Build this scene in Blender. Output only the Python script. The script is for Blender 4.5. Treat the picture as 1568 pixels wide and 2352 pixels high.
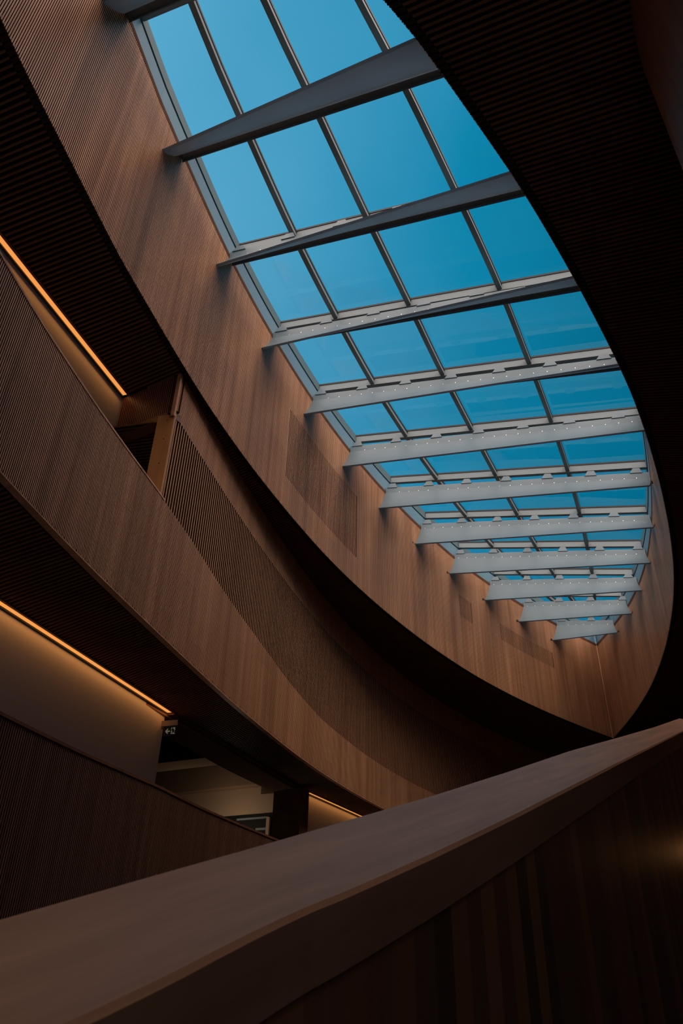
import bpy, math, random
from mathutils import Vector, Matrix
random.seed(7)
S = bpy.context.scene
for o in list(bpy.data.objects): bpy.data.objects.remove(o, do_unlink=True)
COL = S.collection

# ---------------------------------------------------------------- camera
RW = Matrix(((0.999718411, 0.0237297132, 0.0), (-0.0128828419, 0.542746308, 0.839797879), (0.0199281628, -0.839561401, 0.542899182)))
FPX, CX, CY = 1705.4, 784.0, 1176.0
cam_d = bpy.data.cameras.new('camera'); cam = bpy.data.objects.new('camera', cam_d); COL.objects.link(cam)
right, down, fwd = RW.col[0], RW.col[1], RW.col[2]
m = Matrix((right, -down, -fwd)).transposed().to_4x4()
cam.matrix_world = m
cam_d.sensor_fit = 'HORIZONTAL'; cam_d.sensor_width = 24.0; cam_d.lens = 24.0 * FPX / 1568.0
cam_d.clip_start = 0.02; cam_d.clip_end = 500
cam_d.dof.use_dof = True; cam_d.dof.focus_distance = 11.0; cam_d.dof.aperture_fstop = 6.3
S.camera = cam
S.view_settings.view_transform = 'Standard'; S.view_settings.look = 'None'
S.view_settings.gamma = 1.0; S.view_settings.use_curve_mapping = False
S.view_settings.exposure = 0.0

# ---------------------------------------------------------------- world: evening sky
W = bpy.data.worlds.new('world'); S.world = W; W.use_nodes = True
nt = W.node_tree; nt.nodes.clear()
def N(nt, t, **k):
    n = nt.nodes.new(t)
    for a, b in k.items(): setattr(n, a, b)
    return n
tc = N(nt, 'ShaderNodeTexCoord'); sep = N(nt, 'ShaderNodeSeparateXYZ'); nt.links.new(tc.outputs['Generated'], sep.inputs[0])
# blue sky, paler towards the west (-x)
cl = N(nt, 'ShaderNodeTexNoise'); cl.inputs['Scale'].default_value = 2.6; cl.inputs['Detail'].default_value = 3; cl.inputs['Roughness'].default_value = .5
nt.links.new(tc.outputs['Generated'], cl.inputs['Vector'])
ad = N(nt, 'ShaderNodeMath', operation='MULTIPLY_ADD'); nt.links.new(cl.outputs['Fac'], ad.inputs[0]); ad.inputs[1].default_value = .34; nt.links.new(sep.outputs['X'], ad.inputs[2])
mr = N(nt, 'ShaderNodeMapRange'); mr.inputs['From Min'].default_value = -0.12; mr.inputs['From Max'].default_value = 0.57
nt.links.new(ad.outputs[0], mr.inputs['Value'])
cr = N(nt, 'ShaderNodeValToRGB'); nt.links.new(mr.outputs[0], cr.inputs['Fac'])
e = cr.color_ramp.elements
e[0].position = 0.0; e[0].color = (0.125, 0.43, 0.66, 1)
e[1].position = 1.0; e[1].color = (0.0, 0.145, 0.26, 1)
k = e.new(.36); k.color = (0.05, 0.32, 0.53, 1)
k = e.new(.62); k.color = (0.005, 0.235, 0.42, 1)
# bright hazy evening glow in the sky behind the viewer (south) and overhead
vm = N(nt, 'ShaderNodeVectorMath', operation='DOT_PRODUCT'); nt.links.new(tc.outputs['Generated'], vm.inputs[0])
vm.inputs[1].default_value = Vector((-0.16, -0.65, 0.74)).normalized()
mg = N(nt, 'ShaderNodeMapRange', interpolation_type='SMOOTHSTEP'); mg.inputs['From Min'].default_value = 0.46; mg.inputs['From Max'].default_value = 0.92
nt.links.new(vm.outputs['Value'], mg.inputs['Value'])
mx = N(nt, 'ShaderNodeMix', data_type='RGBA'); nt.links.new(mg.outputs[0], mx.inputs['Factor'])
nt.links.new(cr.outputs['Color'], mx.inputs[6]); mx.inputs[7].default_value = (3.9, 3.05, 2.7, 1)
bg = N(nt, 'ShaderNodeBackground'); nt.links.new(mx.outputs[2], bg.inputs['Color']); bg.inputs['Strength'].default_value = 1.0
wo = N(nt, 'ShaderNodeOutputWorld'); nt.links.new(bg.outputs[0], wo.inputs['Surface'])
# low hazy sun
sd = bpy.data.lights.new('sun', 'SUN'); so = bpy.data.objects.new('sun', sd); COL.objects.link(so)
sd.energy = 1.75; sd.angle = math.radians(32); sd.color = (1.0, 0.74, 0.60)
so.rotation_euler = (-Vector((0.62, -0.12, 0.86)).normalized()).to_track_quat('-Z', 'Y').to_euler()

# unseen cool fill light added behind the viewer to lift the lower left walls
ld = bpy.data.lights.new('added_daylight_fill', 'AREA'); lo = bpy.data.objects.new('added_daylight_fill', ld); COL.objects.link(lo)
ld.shape = 'RECTANGLE'; ld.size = 10; ld.size_y = 5; ld.energy = 85; ld.color = (.86, .88, 1.0); lo.location = (-2.5, -7.2, 2.2); lo.rotation_euler = (math.radians(90), 0, 0)

# ---------------------------------------------------------------- projection helpers (pixel <-> place, used to take measures)
def ray(p): return RW @ Vector((p[0]-CX, p[1]-CY, FPX))
def onz(p, z):
    d = ray(p); return d * (z/d.z)
def on_wall(p, A, B):
    d = ray(p); n = Vector((-(B[1]-A[1]), B[0]-A[0], 0)); return d * ((n.x*A[0]+n.y*A[1])/n.dot(d))
def on_path(p, W):
    d = ray(p); best = None
    for A, B in zip(W[:-1], W[1:]):
        ex, ey = B[0]-A[0], B[1]-A[1]; det = d.x*(-ey)-d.y*(-ex)
        if abs(det) < 1e-9: continue
        t = (A[0]*(-ey)-A[1]*(-ex))/det; s = (d.x*A[1]-d.y*A[0])/det
        if -1e-6 <= s <= 1+1e-6 and t > 0 and (best is None or t > best[0]): best = (t, s)
    return d*best[0] if best else None
def interp(x, xs, ys):
    if x <= xs[0]: return ys[0]
    for i in range(len(xs)-1):
        if x <= xs[i+1]: return ys[i]+(ys[i+1]-ys[i])*(x-xs[i])/(xs[i+1]-xs[i])
    return ys[-1]

# ---------------------------------------------------------------- materials
MATS = {}
def base_mat(name, col, rough=.5, spec=.5, metal=0, emit=None, es=0):
    m = bpy.data.materials.new(name); m.use_nodes = True; b = m.node_tree.nodes['Principled BSDF']
    b.inputs['Base Color'].default_value = (*col, 1); b.inputs['Roughness'].default_value = rough
    b.inputs['Specular IOR Level'].default_value = spec; b.inputs['Metallic'].default_value = metal
    if emit: b.inputs['Emission Color'].default_value = (*emit, 1); b.inputs['Emission Strength'].default_value = es
    MATS[name] = m; return m, b
def wood_mat(name, c1, c2, rough=.42, spec=.4, joints=False, scale=(34, .25, 1), stripes=0.0, uv=True, pc=(.55, .9, 1.0)):
    m, b = base_mat(name, c1, rough, spec); t = m.node_tree; L = t.links.new
    tc = N(t, 'ShaderNodeTexCoord'); mp = N(t, 'ShaderNodeMapping'); mp.inputs['Scale'].default_value = scale
    L(tc.outputs['UV' if uv else 'Object'], mp.inputs[0])
    n1 = N(t, 'ShaderNodeTexNoise'); n1.inputs['Scale'].default_value = 1; n1.inputs['Detail'].default_value = 4; n1.inputs['Roughness'].default_value = .65
    L(mp.outputs[0], n1.inputs['Vector'])
    mp2 = N(t, 'ShaderNodeMapping'); mp2.inputs['Scale'].default_value = (scale[0]*.12, scale[1]*.5, 1); L(tc.outputs['UV' if uv else 'Object'], mp2.inputs[0])
    n2 = N(t, 'ShaderNodeTexNoise'); n2.inputs['Scale'].default_value = 1; n2.inputs['Detail'].default_value = 3; L(mp2.outputs[0], n2.inputs['Vector'])
    av = N(t, 'ShaderNodeMath', operation='MULTIPLY_ADD'); L(n2.outputs['Fac'], av.inputs[0]); av.inputs[1].default_value = .6
    h = N(t, 'ShaderNodeMath', operation='MULTIPLY'); L(n1.outputs['Fac'], h.inputs[0]); h.inputs[1].default_value = .6; L(h.outputs[0], av.inputs[2])
    mr = N(t, 'ShaderNodeMapRange'); mr.inputs['From Min'].default_value = .42; mr.inputs['From Max'].default_value = .74; L(av.outputs[0], mr.inputs['Value'])
    mx = N(t, 'ShaderNodeMix', data_type='RGBA'); mx.inputs[6].default_value = (*c2, 1); mx.inputs[7].default_value = (*c1, 1); L(mr.outputs[0], mx.inputs['Factor'])
    out = mx.outputs[2]
    if joints:
        mb = N(t, 'ShaderNodeMapping'); mb.inputs['Rotation'].default_value = (0, 0, math.pi/2); L(tc.outputs['UV'], mb.inputs[0])
        br = N(t, 'ShaderNodeTexBrick'); br.inputs['Scale'].default_value = 1; br.inputs['Brick Width'].default_value = 2.4; br.inputs['Row Height'].default_value = .62
        br.inputs['Mortar Size'].default_value = .005; br.offset = .37; br.inputs['Mortar Smooth'].default_value = .2
        br.inputs['Color1'].default_value = (.86, .86, .86, 1); br.inputs['Color2'].default_value = (1.08, 1.08, 1.08, 1); br.inputs['Mortar'].default_value = (.6, .6, .6, 1)
        L(mb.outputs[0], br.inputs['Vector'])
        mu = N(t, 'ShaderNodeMix', data_type='RGBA', blend_type='MULTIPLY'); mu.inputs['Factor'].default_value = .75; L(out, mu.inputs[6]); L(br.outputs['Color'], mu.inputs[7]); out = mu.outputs[2]
    L(out, b.inputs['Base Color'])
    bp = N(t, 'ShaderNodeBump'); bp.inputs['Strength'].default_value = .12; bp.inputs['Distance'].default_value = .004; L(n1.outputs['Fac'], bp.inputs['Height']); L(bp.outputs[0], b.inputs['Normal'])
    return m
WOOD = wood_mat('fluted_wood', (.84, .45, .245), (.46, .21, .095), spec=.5, rough=.4, joints=True)
GROOVE, _ = base_mat('groove_dark', (.04, .022, .016), .8, .1)  # dark groove backing, reused as painted shade on the slat sides
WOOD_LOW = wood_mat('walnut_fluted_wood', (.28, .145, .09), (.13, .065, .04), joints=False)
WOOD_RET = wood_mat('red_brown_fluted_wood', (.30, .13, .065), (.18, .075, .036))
SLATW = wood_mat('screen_slat_wood', (.86, .50, .29), (.66, .34, .18))
SCRSHADE, _ = base_mat('screen_back_shade', (.10, .045, .022), .8, .1)  # backing brown, with the shade of the slat sides put into it
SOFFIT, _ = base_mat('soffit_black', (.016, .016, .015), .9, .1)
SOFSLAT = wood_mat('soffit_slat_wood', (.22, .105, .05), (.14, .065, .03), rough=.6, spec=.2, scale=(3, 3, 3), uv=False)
TRIMW = wood_mat('trim_wood', (.20, .09, .05), (.12, .05, .028), uv=False, scale=(6, 6, 6))
DARKTRIM = wood_mat('dark_trim_wood', (.13, .065, .04), (.09, .045, .026), rough=.9, spec=.05, uv=False, scale=(6, 6, 6))
POSTW = wood_mat('post_wood', (.55, .26, .10), (.42, .19, .075), uv=False, scale=(9, 9, 1.2))
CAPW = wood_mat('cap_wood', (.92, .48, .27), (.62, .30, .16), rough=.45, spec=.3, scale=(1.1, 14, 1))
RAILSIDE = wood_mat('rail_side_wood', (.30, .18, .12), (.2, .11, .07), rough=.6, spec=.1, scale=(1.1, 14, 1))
PANELW, b_ = base_mat('plank_wood', (.1, .05, .03), .5, .2)
t = PANELW.node_tree; c_ = N(t, 'ShaderNodeTexCoord'); x_ = N(t, 'ShaderNodeSeparateXYZ'); t.links.new(c_.outputs['UV'], x_.inputs[0])
f_ = N(t, 'ShaderNodeMath', operation='DIVIDE'); t.links.new(x_.outputs[0], f_.inputs[0]); f_.inputs[1].default_value = .135
g_ = N(t, 'ShaderNodeMath', operation='FLOOR'); t.links.new(f_.outputs[0], g_.inputs[0]); w_ = N(t, 'ShaderNodeTexWhiteNoise', noise_dimensions='1D'); t.links.new(g_.outputs[0], w_.inputs['W'])
r_ = N(t, 'ShaderNodeValToRGB'); t.links.new(w_.outputs['Value'], r_.inputs[0]); r_.color_ramp.elements[0].color = (.07, .05, .035, 1); r_.color_ramp.elements[1].color = (.30, .15, .07, 1)
q_ = r_.color_ramp.elements.new(.5); q_.color = (.18, .09, .055, 1)
n_ = N(t, 'ShaderNodeTexNoise'); n_.inputs['Scale'].default_value = 1; m_ = N(t, 'ShaderNodeMapping'); m_.inputs['Scale'].default_value = (40, 1, 1); t.links.new(c_.outputs['UV'], m_.inputs[0]); t.links.new(m_.outputs[0], n_.inputs[0])
k_ = N(t, 'ShaderNodeMix', data_type='RGBA', blend_type='MULTIPLY'); k_.inputs[0].default_value = .4; t.links.new(r_.outputs[0], k_.inputs[6]); t.links.new(n_.outputs['Color'], k_.inputs[7]); t.links.new(k_.outputs[2], b_.inputs['Base Color'])
PLASTER, _ = base_mat('white_plaster', (.80, .76, .76), .9, .1)
BEIGE, _ = base_mat('beige_plaster', (.50, .36, .25), .9, .1)
DARKC, _ = base_mat('dark_ceiling', (.26, .17, .12), 1.0, 0.0)
BLACKM, _ = base_mat('black_matte', (.01, .01, .01), .7, .2)
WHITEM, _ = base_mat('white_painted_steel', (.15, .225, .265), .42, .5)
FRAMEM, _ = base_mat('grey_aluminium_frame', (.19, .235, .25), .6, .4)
DARKF, _ = base_mat('dark_gasket', (.02, .02, .02), .6, .3)
CHROME, _ = base_mat('steel_bolt', (.8, .82, .82), .25, .5, 1)
LED, _ = base_mat('led_diffuser', (.8, .5, .25), .5, .2, emit=(1.0, .37, .085), es=.86)
FLOORM, _ = base_mat('floor_dark', (.05, .03, .02), .6, .3)
SHELL, _ = base_mat('outer_shell', (.03, .02, .015), .9, .1)
SIGNG, _ = base_mat('sign_dark_green', (.01, .02, .02), .4, .4)
SIGNW, _ = base_mat('sign_pictogram', (.75, .85, .70), .5, .3, emit=(.7, .85, .6), es=.05)
EDGEF, _ = base_mat('teal_grey_frame', (.10, .17, .19), .5, .4)
CURB, _ = base_mat('white_curb_sky_tint', (.14, .27, .36), .5, .4)  # white curb with the sky's blue light put into its colour
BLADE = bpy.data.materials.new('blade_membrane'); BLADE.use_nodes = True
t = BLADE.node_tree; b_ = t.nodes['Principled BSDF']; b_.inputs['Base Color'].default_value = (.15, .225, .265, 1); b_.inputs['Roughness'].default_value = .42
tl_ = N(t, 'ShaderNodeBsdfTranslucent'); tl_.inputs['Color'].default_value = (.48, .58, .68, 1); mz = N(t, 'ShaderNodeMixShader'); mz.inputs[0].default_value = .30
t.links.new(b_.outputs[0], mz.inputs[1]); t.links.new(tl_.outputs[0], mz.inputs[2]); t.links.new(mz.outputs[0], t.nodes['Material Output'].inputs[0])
GLASS = bpy.data.materials.new('skylight_glass'); GLASS.use_nodes = True
t = GLASS.node_tree; t.nodes.clear()
tr = N(t, 'ShaderNodeBsdfTransparent'); tr.inputs['Color'].default_value = (.96, .985, .99, 1)
gl = N(t, 'ShaderNodeBsdfGlossy'); gl.inputs['Roughness'].default_value = .02
fr = N(t, 'ShaderNodeFresnel'); fr.inputs['IOR'].default_value = 1.45
fm = N(t, 'ShaderNodeMath', operation='MULTIPLY'); fm.inputs[1].default_value = .10; t.links.new(fr.outputs[0], fm.inputs[0])
ms = N(t, 'ShaderNodeMixShader'); t.links.new(fm.outputs[0], ms.inputs[0]); t.links.new(tr.outputs[0], ms.inputs[1]); t.links.new(gl.outputs[0], ms.inputs[2])
go = N(t, 'ShaderNodeOutputMaterial'); t.links.new(ms.outputs[0], go.inputs[0])

# ---------------------------------------------------------------- mesh builder
class MB:
    def __init__(s): s.v = []; s.f = []; s.m = []; s.uv = []
    def quad(s, a, b, c, d, mi=0, uv=None):
        i = len(s.v); s.v += [tuple(a), tuple(b), tuple(c), tuple(d)]; s.f.append((i, i+1, i+2, i+3)); s.m.append(mi)
        s.uv += uv if uv else [(0, 0)]*4
    def poly(s, pts, mi=0):
        i = len(s.v); s.v += [tuple(p) for p in pts]; s.f.append(tuple(range(i, i+len(pts)))); s.m.append(mi); s.uv += [(p[0], p[1]) for p in pts]
    def hexa(s, b, t, mi=0):   # b,t: 4 bottom and 4 top corners, same order
        i = len(s.v); s.v += [tuple(p) for p in b]+[tuple(p) for p in t]
        fs = [(3, 2, 1, 0), (4, 5, 6, 7), (0, 1, 5, 4), (1, 2, 6, 5), (2, 3, 7, 6), (3, 0, 4, 7)]
        P = s.v[i:]
        L = (Vector(P[1])-Vector(P[0])).length; H = (Vector(P[4])-Vector(P[0])).length
        for f in fs:
            s.f.append(tuple(i+k for k in f)); s.m.append(mi)
            for k in f: s.uv.append(((0, L)[k % 4 in (1, 2)], (0, H)[k > 3]))
    def beam(s, A, B, w, h, upv=(0, 0, 1), mi=0):  # box along A->B, width w sideways, height h upward from A
        A = Vector(A); B = Vector(B); d = (B-A).normalized(); up = Vector(upv); sd = d.cross(up).normalized()*(w/2); u = sd.normalized().cross(d)*h if w else up*h
        if u.z < 0: u = -u
        s.hexa([A-sd, A+sd, B+sd, B-sd], [A-sd+u, A+sd+u, B+sd+u, B-sd+u], mi)
    def build(s, name, mats, parent=None, smooth=False):
        me = bpy.data.meshes.new(name); me.from_pydata(s.v, [], s.f)
        for mm in mats: me.materials.append(mm)
        me.polygons.foreach_set('material_index', s.m)
        ul = me.uv_layers.new(name='UVMap'); k = 0
        for p in me.polygons:
            for li in p.loop_indices: ul.data[li].uv = s.uv[k]; k += 1
        if smooth: me.polygons.foreach_set('use_smooth', [True]*len(me.polygons))
        me.update(); o = bpy.data.objects.new(name, me); COL.objects.link(o)
        if parent: o.parent = parent
        return o
def struct(o): o['kind'] = 'structure'; return o
def tag(o, label, cat, group=None):
    o['label'] = label; o['category'] = cat
    if group: o['group'] = group
    return o
def empty(name, loc=(0, 0, 0)):
    o = bpy.data.objects.new(name, None); o.empty_display_size = .2; o.location = loc; COL.objects.link(o); return o
def reparent(o, p):   # child mesh given in world coordinates under an empty at p.location
    o.parent = p; o.matrix_parent_inverse = Matrix.Translation(-Vector(p.location)); return o

# smooth resampling of a plan path
def spline(P, step=.25):
    P = [Vector((p[0], p[1])) for p in P]; out = []
    for i in range(len(P)-1):
        p0 = P[max(i-1, 0)]; p1 = P[i]; p2 = P[i+1]; p3 = P[min(i+2, len(P)-1)]
        d = (p2-p1).length; n = max(1, int(d/step))
        m1 = (p2-p0)*.5 * (d/max(1e-6, ((p2-p0).length*.5))); m2 = (p3-p1)*.5 * (d/max(1e-6, ((p3-p1).length*.5)))
        for k in range(n):
            t = k/n; t2 = t*t; t3 = t2*t
            out.append(p1*(2*t3-3*t2+1)+m1*(t3-2*t2+t)+p2*(-2*t3+3*t2)+m2*(t3-t2))
    out.append(P[-1]); return out
def smooth_pts(P, it=2):
    P = [Vector(p) for p in P]
    for _ in range(it):
        Q = [P[0]]+[(P[i-1]+P[i]*2+P[i+1])/4 for i in range(1, len(P)-1)]+[P[-1]]; P = Q
    return P
class Path:
    def __init__(s, P):
        s.P = P; s.L = [0]
        for a, b in zip(P[:-1], P[1:]): s.L.append(s.L[-1]+(b-a).length)
        s.len = s.L[-1]; s.i = 0
    def at(s, d):
        d = min(max(d, 0), s.len); i = s.i
        if s.L[i] > d: i = 0
        while i < len(s.L)-2 and s.L[i+1] < d: i += 1
        s.i = i; t = (d-s.L[i])/max(1e-9, s.L[i+1]-s.L[i]); return s.P[i].lerp(s.P[i+1], t)
    def tan(s, d):
        a = s.at(max(0, d-.15)); b = s.at(min(s.len, d+.15)); return (b-a).normalized()
    def arc_at(s, pt):   # arc length of the nearest path point
        best = (1e9, 0); q = Vector((pt[0], pt[1]))
        for i in range(len(s.P)-1):
            a, b = s.P[i], s.P[i+1]; ab = b-a; t = max(0, min(1, (q-a).dot(ab)/max(1e-9, ab.length_squared))); d = (a+ab*t-q).length
            if d < best[0]: best = (d, s.L[i]+t*ab.length)
        return best[1]

def fluted(path, d0, d1, z0, z1, pitch, frac, depth, side, openings=(), thick=.12, mats=None, name='wall', parent=None, phase=0.0, sm=1):
    """vertical slats along a plan path; side=+1 puts the front on the right of the travel direction"""
    mb = MB(); n = max(1, round((d1-d0)/pitch)); pitch = (d1-d0)/n
    f0 = z0 if callable(z0) else (lambda d: z0); f1 = z1 if callable(z1) else (lambda d: z1)
    def pt(d, off):
        p = path.at(d); t = path.tan(d); nr = Vector((t.y, -t.x))*side; return p+nr*off
    def strip(da, db, oa, ob, mi):
        segs = [(f0, f1)]
        for (a, b, lo, hi) in openings:
            if a <= (da+db)/2 <= b:
                segs = [(f0, lo), (hi, f1)]
        pa = pt(da, oa); pb = pt(db, ob)
        for lo, hi in segs:
            ev = lambda q, d: q(d) if callable(q) else q
            za0, zb0, za1, zb1 = ev(lo, da), ev(lo, db), ev(hi, da), ev(hi, db)
            if za1-za0 < 1e-4: continue
            c = [(pa.x, pa.y, za0), (pb.x, pb.y, zb0), (pb.x, pb.y, zb1), (pa.x, pa.y, za1)]
            uv = [(da, za0), (db, zb0), (db, zb1), (da, za1)]
            mb.quad(*c, mi=mi, uv=uv)
            if mi == 0 and oa == ob:   # small caps on the slat ends
                ia = pt(da, -depth); ib = pt(db, -depth)
                mb.quad((ia.x, ia.y, za0), (ib.x, ib.y, zb0), (pb.x, pb.y, zb0), (pa.x, pa.y, za0), mi=0, uv=uv)
                mb.quad((pa.x, pa.y, za1), (pb.x, pb.y, zb1), (ib.x, ib.y, zb1), (ia.x, ia.y, za1), mi=0, uv=uv)
    for k in range(n):
        a = d0+k*pitch; b = a+pitch*frac; c = a+pitch
        strip(a, b, 0, 0, 0); strip(b, b+1e-4, 0, -depth, sm); strip(b, c, -depth, -depth, 1); strip(c-1e-4, c, -depth, 0, sm)  # slat sides take the dark material, occlusion put into their colour
    # back of the wall
    m2 = max(2, int((d1-d0)/.5))
    for k in range(m2):
        a = d0+(d1-d0)*k/m2; b = d0+(d1-d0)*(k+1)/m2; pa = pt(a, -thick); pb = pt(b, -thick)
        mb.quad((pb.x, pb.y, f0(b)), (pa.x, pa.y, f0(a)), (pa.x, pa.y, f1(a)), (pb.x, pb.y, f1(b)), mi=1)
        for f in (f0, f1):
            qa = pt(a, -depth); qb = pt(b, -depth)
            mb.quad((qa.x, qa.y, f(a)), (qb.x, qb.y, f(b)), (pb.x, pb.y, f(b)), (pa.x, pa.y, f(a)), mi=1)
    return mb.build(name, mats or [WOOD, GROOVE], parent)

# ---------------------------------------------------------------- plan curves (metres, eye at the origin)
ZC = 9.0        # underside of the top ceiling
WB_px = [(0,50),(65,172),(126,298),(191,425),(230,500),(279,600),(295,622),(360,737),(421,840),(478,932),(500,962),(536,1015),(564,1054),(600,1100),(653,1169),(736,1264.5),(772,1300),(822,1350),(883,1403),(983,1484),(1097.5,1558),(1200,1612),(1326,1666),(1408,1696)]
WR_px = [(1408,1696),(1453,1646),(1496,1581),(1527,1501),(1545,1407),(1549.6,1335),(1543.5,1244),(1521.7,1124.6),(1485.5,1005),(1471,962),(1449.6,900),(1407,809.5),(1358,716),(1311,626),(1253.6,528),(1204.6,447),(1172.7,396),(1113,311),(1070.4,251),(1015,170.4),(955.4,89.5),(887,0)]
WBp = [Vector((-4.0, .9)), Vector((-4.06, 2.4))]+[onz(p, ZC).xy for p in WB_px]
WRp = [Vector((-4.0, .9)), Vector((-2.4, 1.7)), Vector((-.9, 2.68))]+[onz(p, ZC).xy for p in reversed(WR_px)]
WBs = spline(smooth_pts(WBp, 1), .3); WRs = spline(smooth_pts(WRp, 1), .3)
PL, PR = Path(WBs), Path(WRs)
AZ = math.radians(-23); U = Vector((math.cos(AZ), math.sin(AZ))); NN = Vector((-U.y, U.x))
def cross(W, v):
    for a, b in zip(W[:-1], W[1:]):
        ta, tb = a.dot(NN)-v, b.dot(NN)-v
        if ta*tb <= 0 and ta != tb: return a.lerp(b, ta/(ta-tb))
YK = [.9,3,5.4,7.6,9.6,11.6,14,16,18.2,20.4,22.8,25,27.3,30.6]; ZK = [13.12,12.6,12.27,12.1,11.95,11.8,11.86,11.8,11.78,11.88,12.12,12.4,12.72,13.12]
TK = [12.25,12.3,12.5,12.1,11.65,11.33,11.31,11.25,11.36,11.48,11.74,11.95,12.23,12.6]
def zR(y): return interp(y, YK, ZK)
ZL = 13.12
def span(v): return cross(WBs, v), cross(WRs, v)
def skyp(v, s, off):
    L, R = span(v); p = L.lerp(R, s); return Vector((p.x, p.y, ZL*(1-s)+zR(R.y)*s+off))

# ---------------------------------------------------------------- the well: fluted wood walls with grilles let in
def zs(p): q = on_path(p, WBs); return q
vents_px = [((666,937),(654,1091),(819,1139),(818,1280)), ((1052,1364),(1057,1411),(1080,1383),(1085.5,1436)), ((1146,1431),(1149,1469),(1268,1498),(1271,1533))]
vents = []
for tl, bl, trr, br in vents_px:
    a, b, c, d = (on_path(q, WBs) for q in (tl, bl, trr, br))
    s0 = (PL.arc_at(a)+PL.arc_at(b))/2; s1 = (PL.arc_at(c)+PL.arc_at(d))/2
    vents.append((s0, s1, (b.z+d.z)/2, (a.z+c.z)/2))
print('VENTS', vents)
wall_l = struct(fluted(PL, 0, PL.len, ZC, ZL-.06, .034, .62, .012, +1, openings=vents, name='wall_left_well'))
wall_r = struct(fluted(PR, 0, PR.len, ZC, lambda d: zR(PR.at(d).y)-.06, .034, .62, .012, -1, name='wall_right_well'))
vl = ['long slatted ventilation grille high in the left wood wall', 'small square-ish ventilation grille in the wood wall below the skylight baffles', 'low wide ventilation grille in the wood wall near the pointed tip']
for (s0, s1, lo, hi), lb, pit in zip(vents, vl, (.066, .05, .05)):
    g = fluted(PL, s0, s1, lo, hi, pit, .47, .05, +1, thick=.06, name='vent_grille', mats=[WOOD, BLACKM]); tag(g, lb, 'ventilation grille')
# brown cap strip and white curb above the wood on both sides
def ribbon(path, zf0, zf1, off0, off1, side, mats, name, ext=.05, parent=None, d0=0, d1=None):
    mb = MB(); d1 = d1 or path.len; n = int((d1-d0)/.3)
    def P(d, o):
        p = path.at(d); t = path.tan(d); return p+Vector((t.y, -t.x))*side*o
    for k in range(n):
        a = d0+(d1-d0)*k/n; b = d0+(d1-d0)*(k+1)/n
        A, B = P(a, off0), P(b, off0); C, D = P(a, off1), P(b, off1); E, F = P(a, off0-ext), P(b, off0-ext)
        z0a, z0b, z1a, z1b = zf0(a), zf0(b), zf1(a), zf1(b)
        mb.quad((A.x, A.y, z0a), (B.x, B.y, z0b), (D.x, D.y, z1b), (C.x, C.y, z1a), uv=[(a, z0a), (b, z0b), (b, z1b), (a, z1a)])
        mb.quad((E.x, E.y, z0a), (F.x, F.y, z0b), (B.x, B.y, z0b), (A.x, A.y, z0a), uv=[(a, 0), (b, 0), (b, .1), (a, .1)])
        mb.quad((C.x, C.y, z1a), (D.x, D.y, z1b), (F.x, F.y, z1b), (E.x, E.y, z1a), uv=[(a, 0), (b, 0), (b, .1), (a, .1)])
        mb.quad((F.x, F.y, z0b), (E.x, E.y, z0a), (E.x, E.y, z1a), (F.x, F.y, z1b), uv=[(a, 0), (b, 0), (b, .1), (a, .1)])
    return mb.build(name, mats, parent)
cL = lambda o: (lambda d: ZL+o); cR = lambda o: (lambda d: zR(PR.at(d).y)+o)
struct(ribbon(PL, cL(-.08), cL(.04), .004, .004, 1, [DARKTRIM], 'trim_1')); struct(ribbon(PR, cR(-.08), cR(.04), .004, .004, -1, [DARKTRIM], 'trim_2'))
win = struct(empty('window_1', (3.5, 15.5, 13.5)))
def wchild(o): return reparent(o, win)
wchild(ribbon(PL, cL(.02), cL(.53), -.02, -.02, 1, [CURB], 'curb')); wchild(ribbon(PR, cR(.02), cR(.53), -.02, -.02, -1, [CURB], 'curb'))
wchild(ribbon(PL, cL(.53), cL(.56), -.03, -.03, 1, [DARKF], 'gasket', .02)); wchild(ribbon(PR, cR(.53), cR(.56), -.03, -.03, -1, [DARKF], 'gasket', .02))
wchild(ribbon(PL, cL(.56), cL(.84), .0, .0, 1, [EDGEF], 'edge_frame', .06)); wchild(ribbon(PR, cR(.56), cR(.84), .0, .0, -1, [EDGEF], 'edge_frame', .06))

# ---------------------------------------------------------------- baffles across the skylight
GO = .80         # glass height above the curb line
tips = [0.9+0.0, 3.3, 5.62, 8.09, 10.48, 12.91, 15.32, 17.66, 20.07, 22.42, 24.87, 27.17, 29.43]
bar_n = [v+.86 for v in tips]
flab = {0: 'white skylight baffle outside the top of the photo, first of the row', 1: 'white skylight baffle nearest the viewer, cut off by the top edge of the photo',
        2: 'dark grey skylight baffle seen from below, second from the top edge of the photo', 3: 'skylight baffle turned edge-on at its left end, third from the top edge',
        4: 'thin skylight baffle meeting the black ceiling at its right end, fourth from the top edge', 5: 'white skylight baffle fifth from the top edge, last one cut by the black ceiling',
        6: 'white skylight baffle sixth from the top edge, level with the long wall grille', 7: 'white skylight baffle seventh from the top edge, first showing its right wall joint',
        8: 'white skylight baffle, fifth counted back from the pointed tip', 9: 'white skylight baffle, fourth counted back from the pointed tip',
        10: 'white skylight baffle, third counted back from the pointed tip', 11: 'short white skylight baffle, second from the pointed tip', 12: 'shortest white skylight baffle, right at the pointed tip'}
bolt_me = None; brk_me = None
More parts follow.
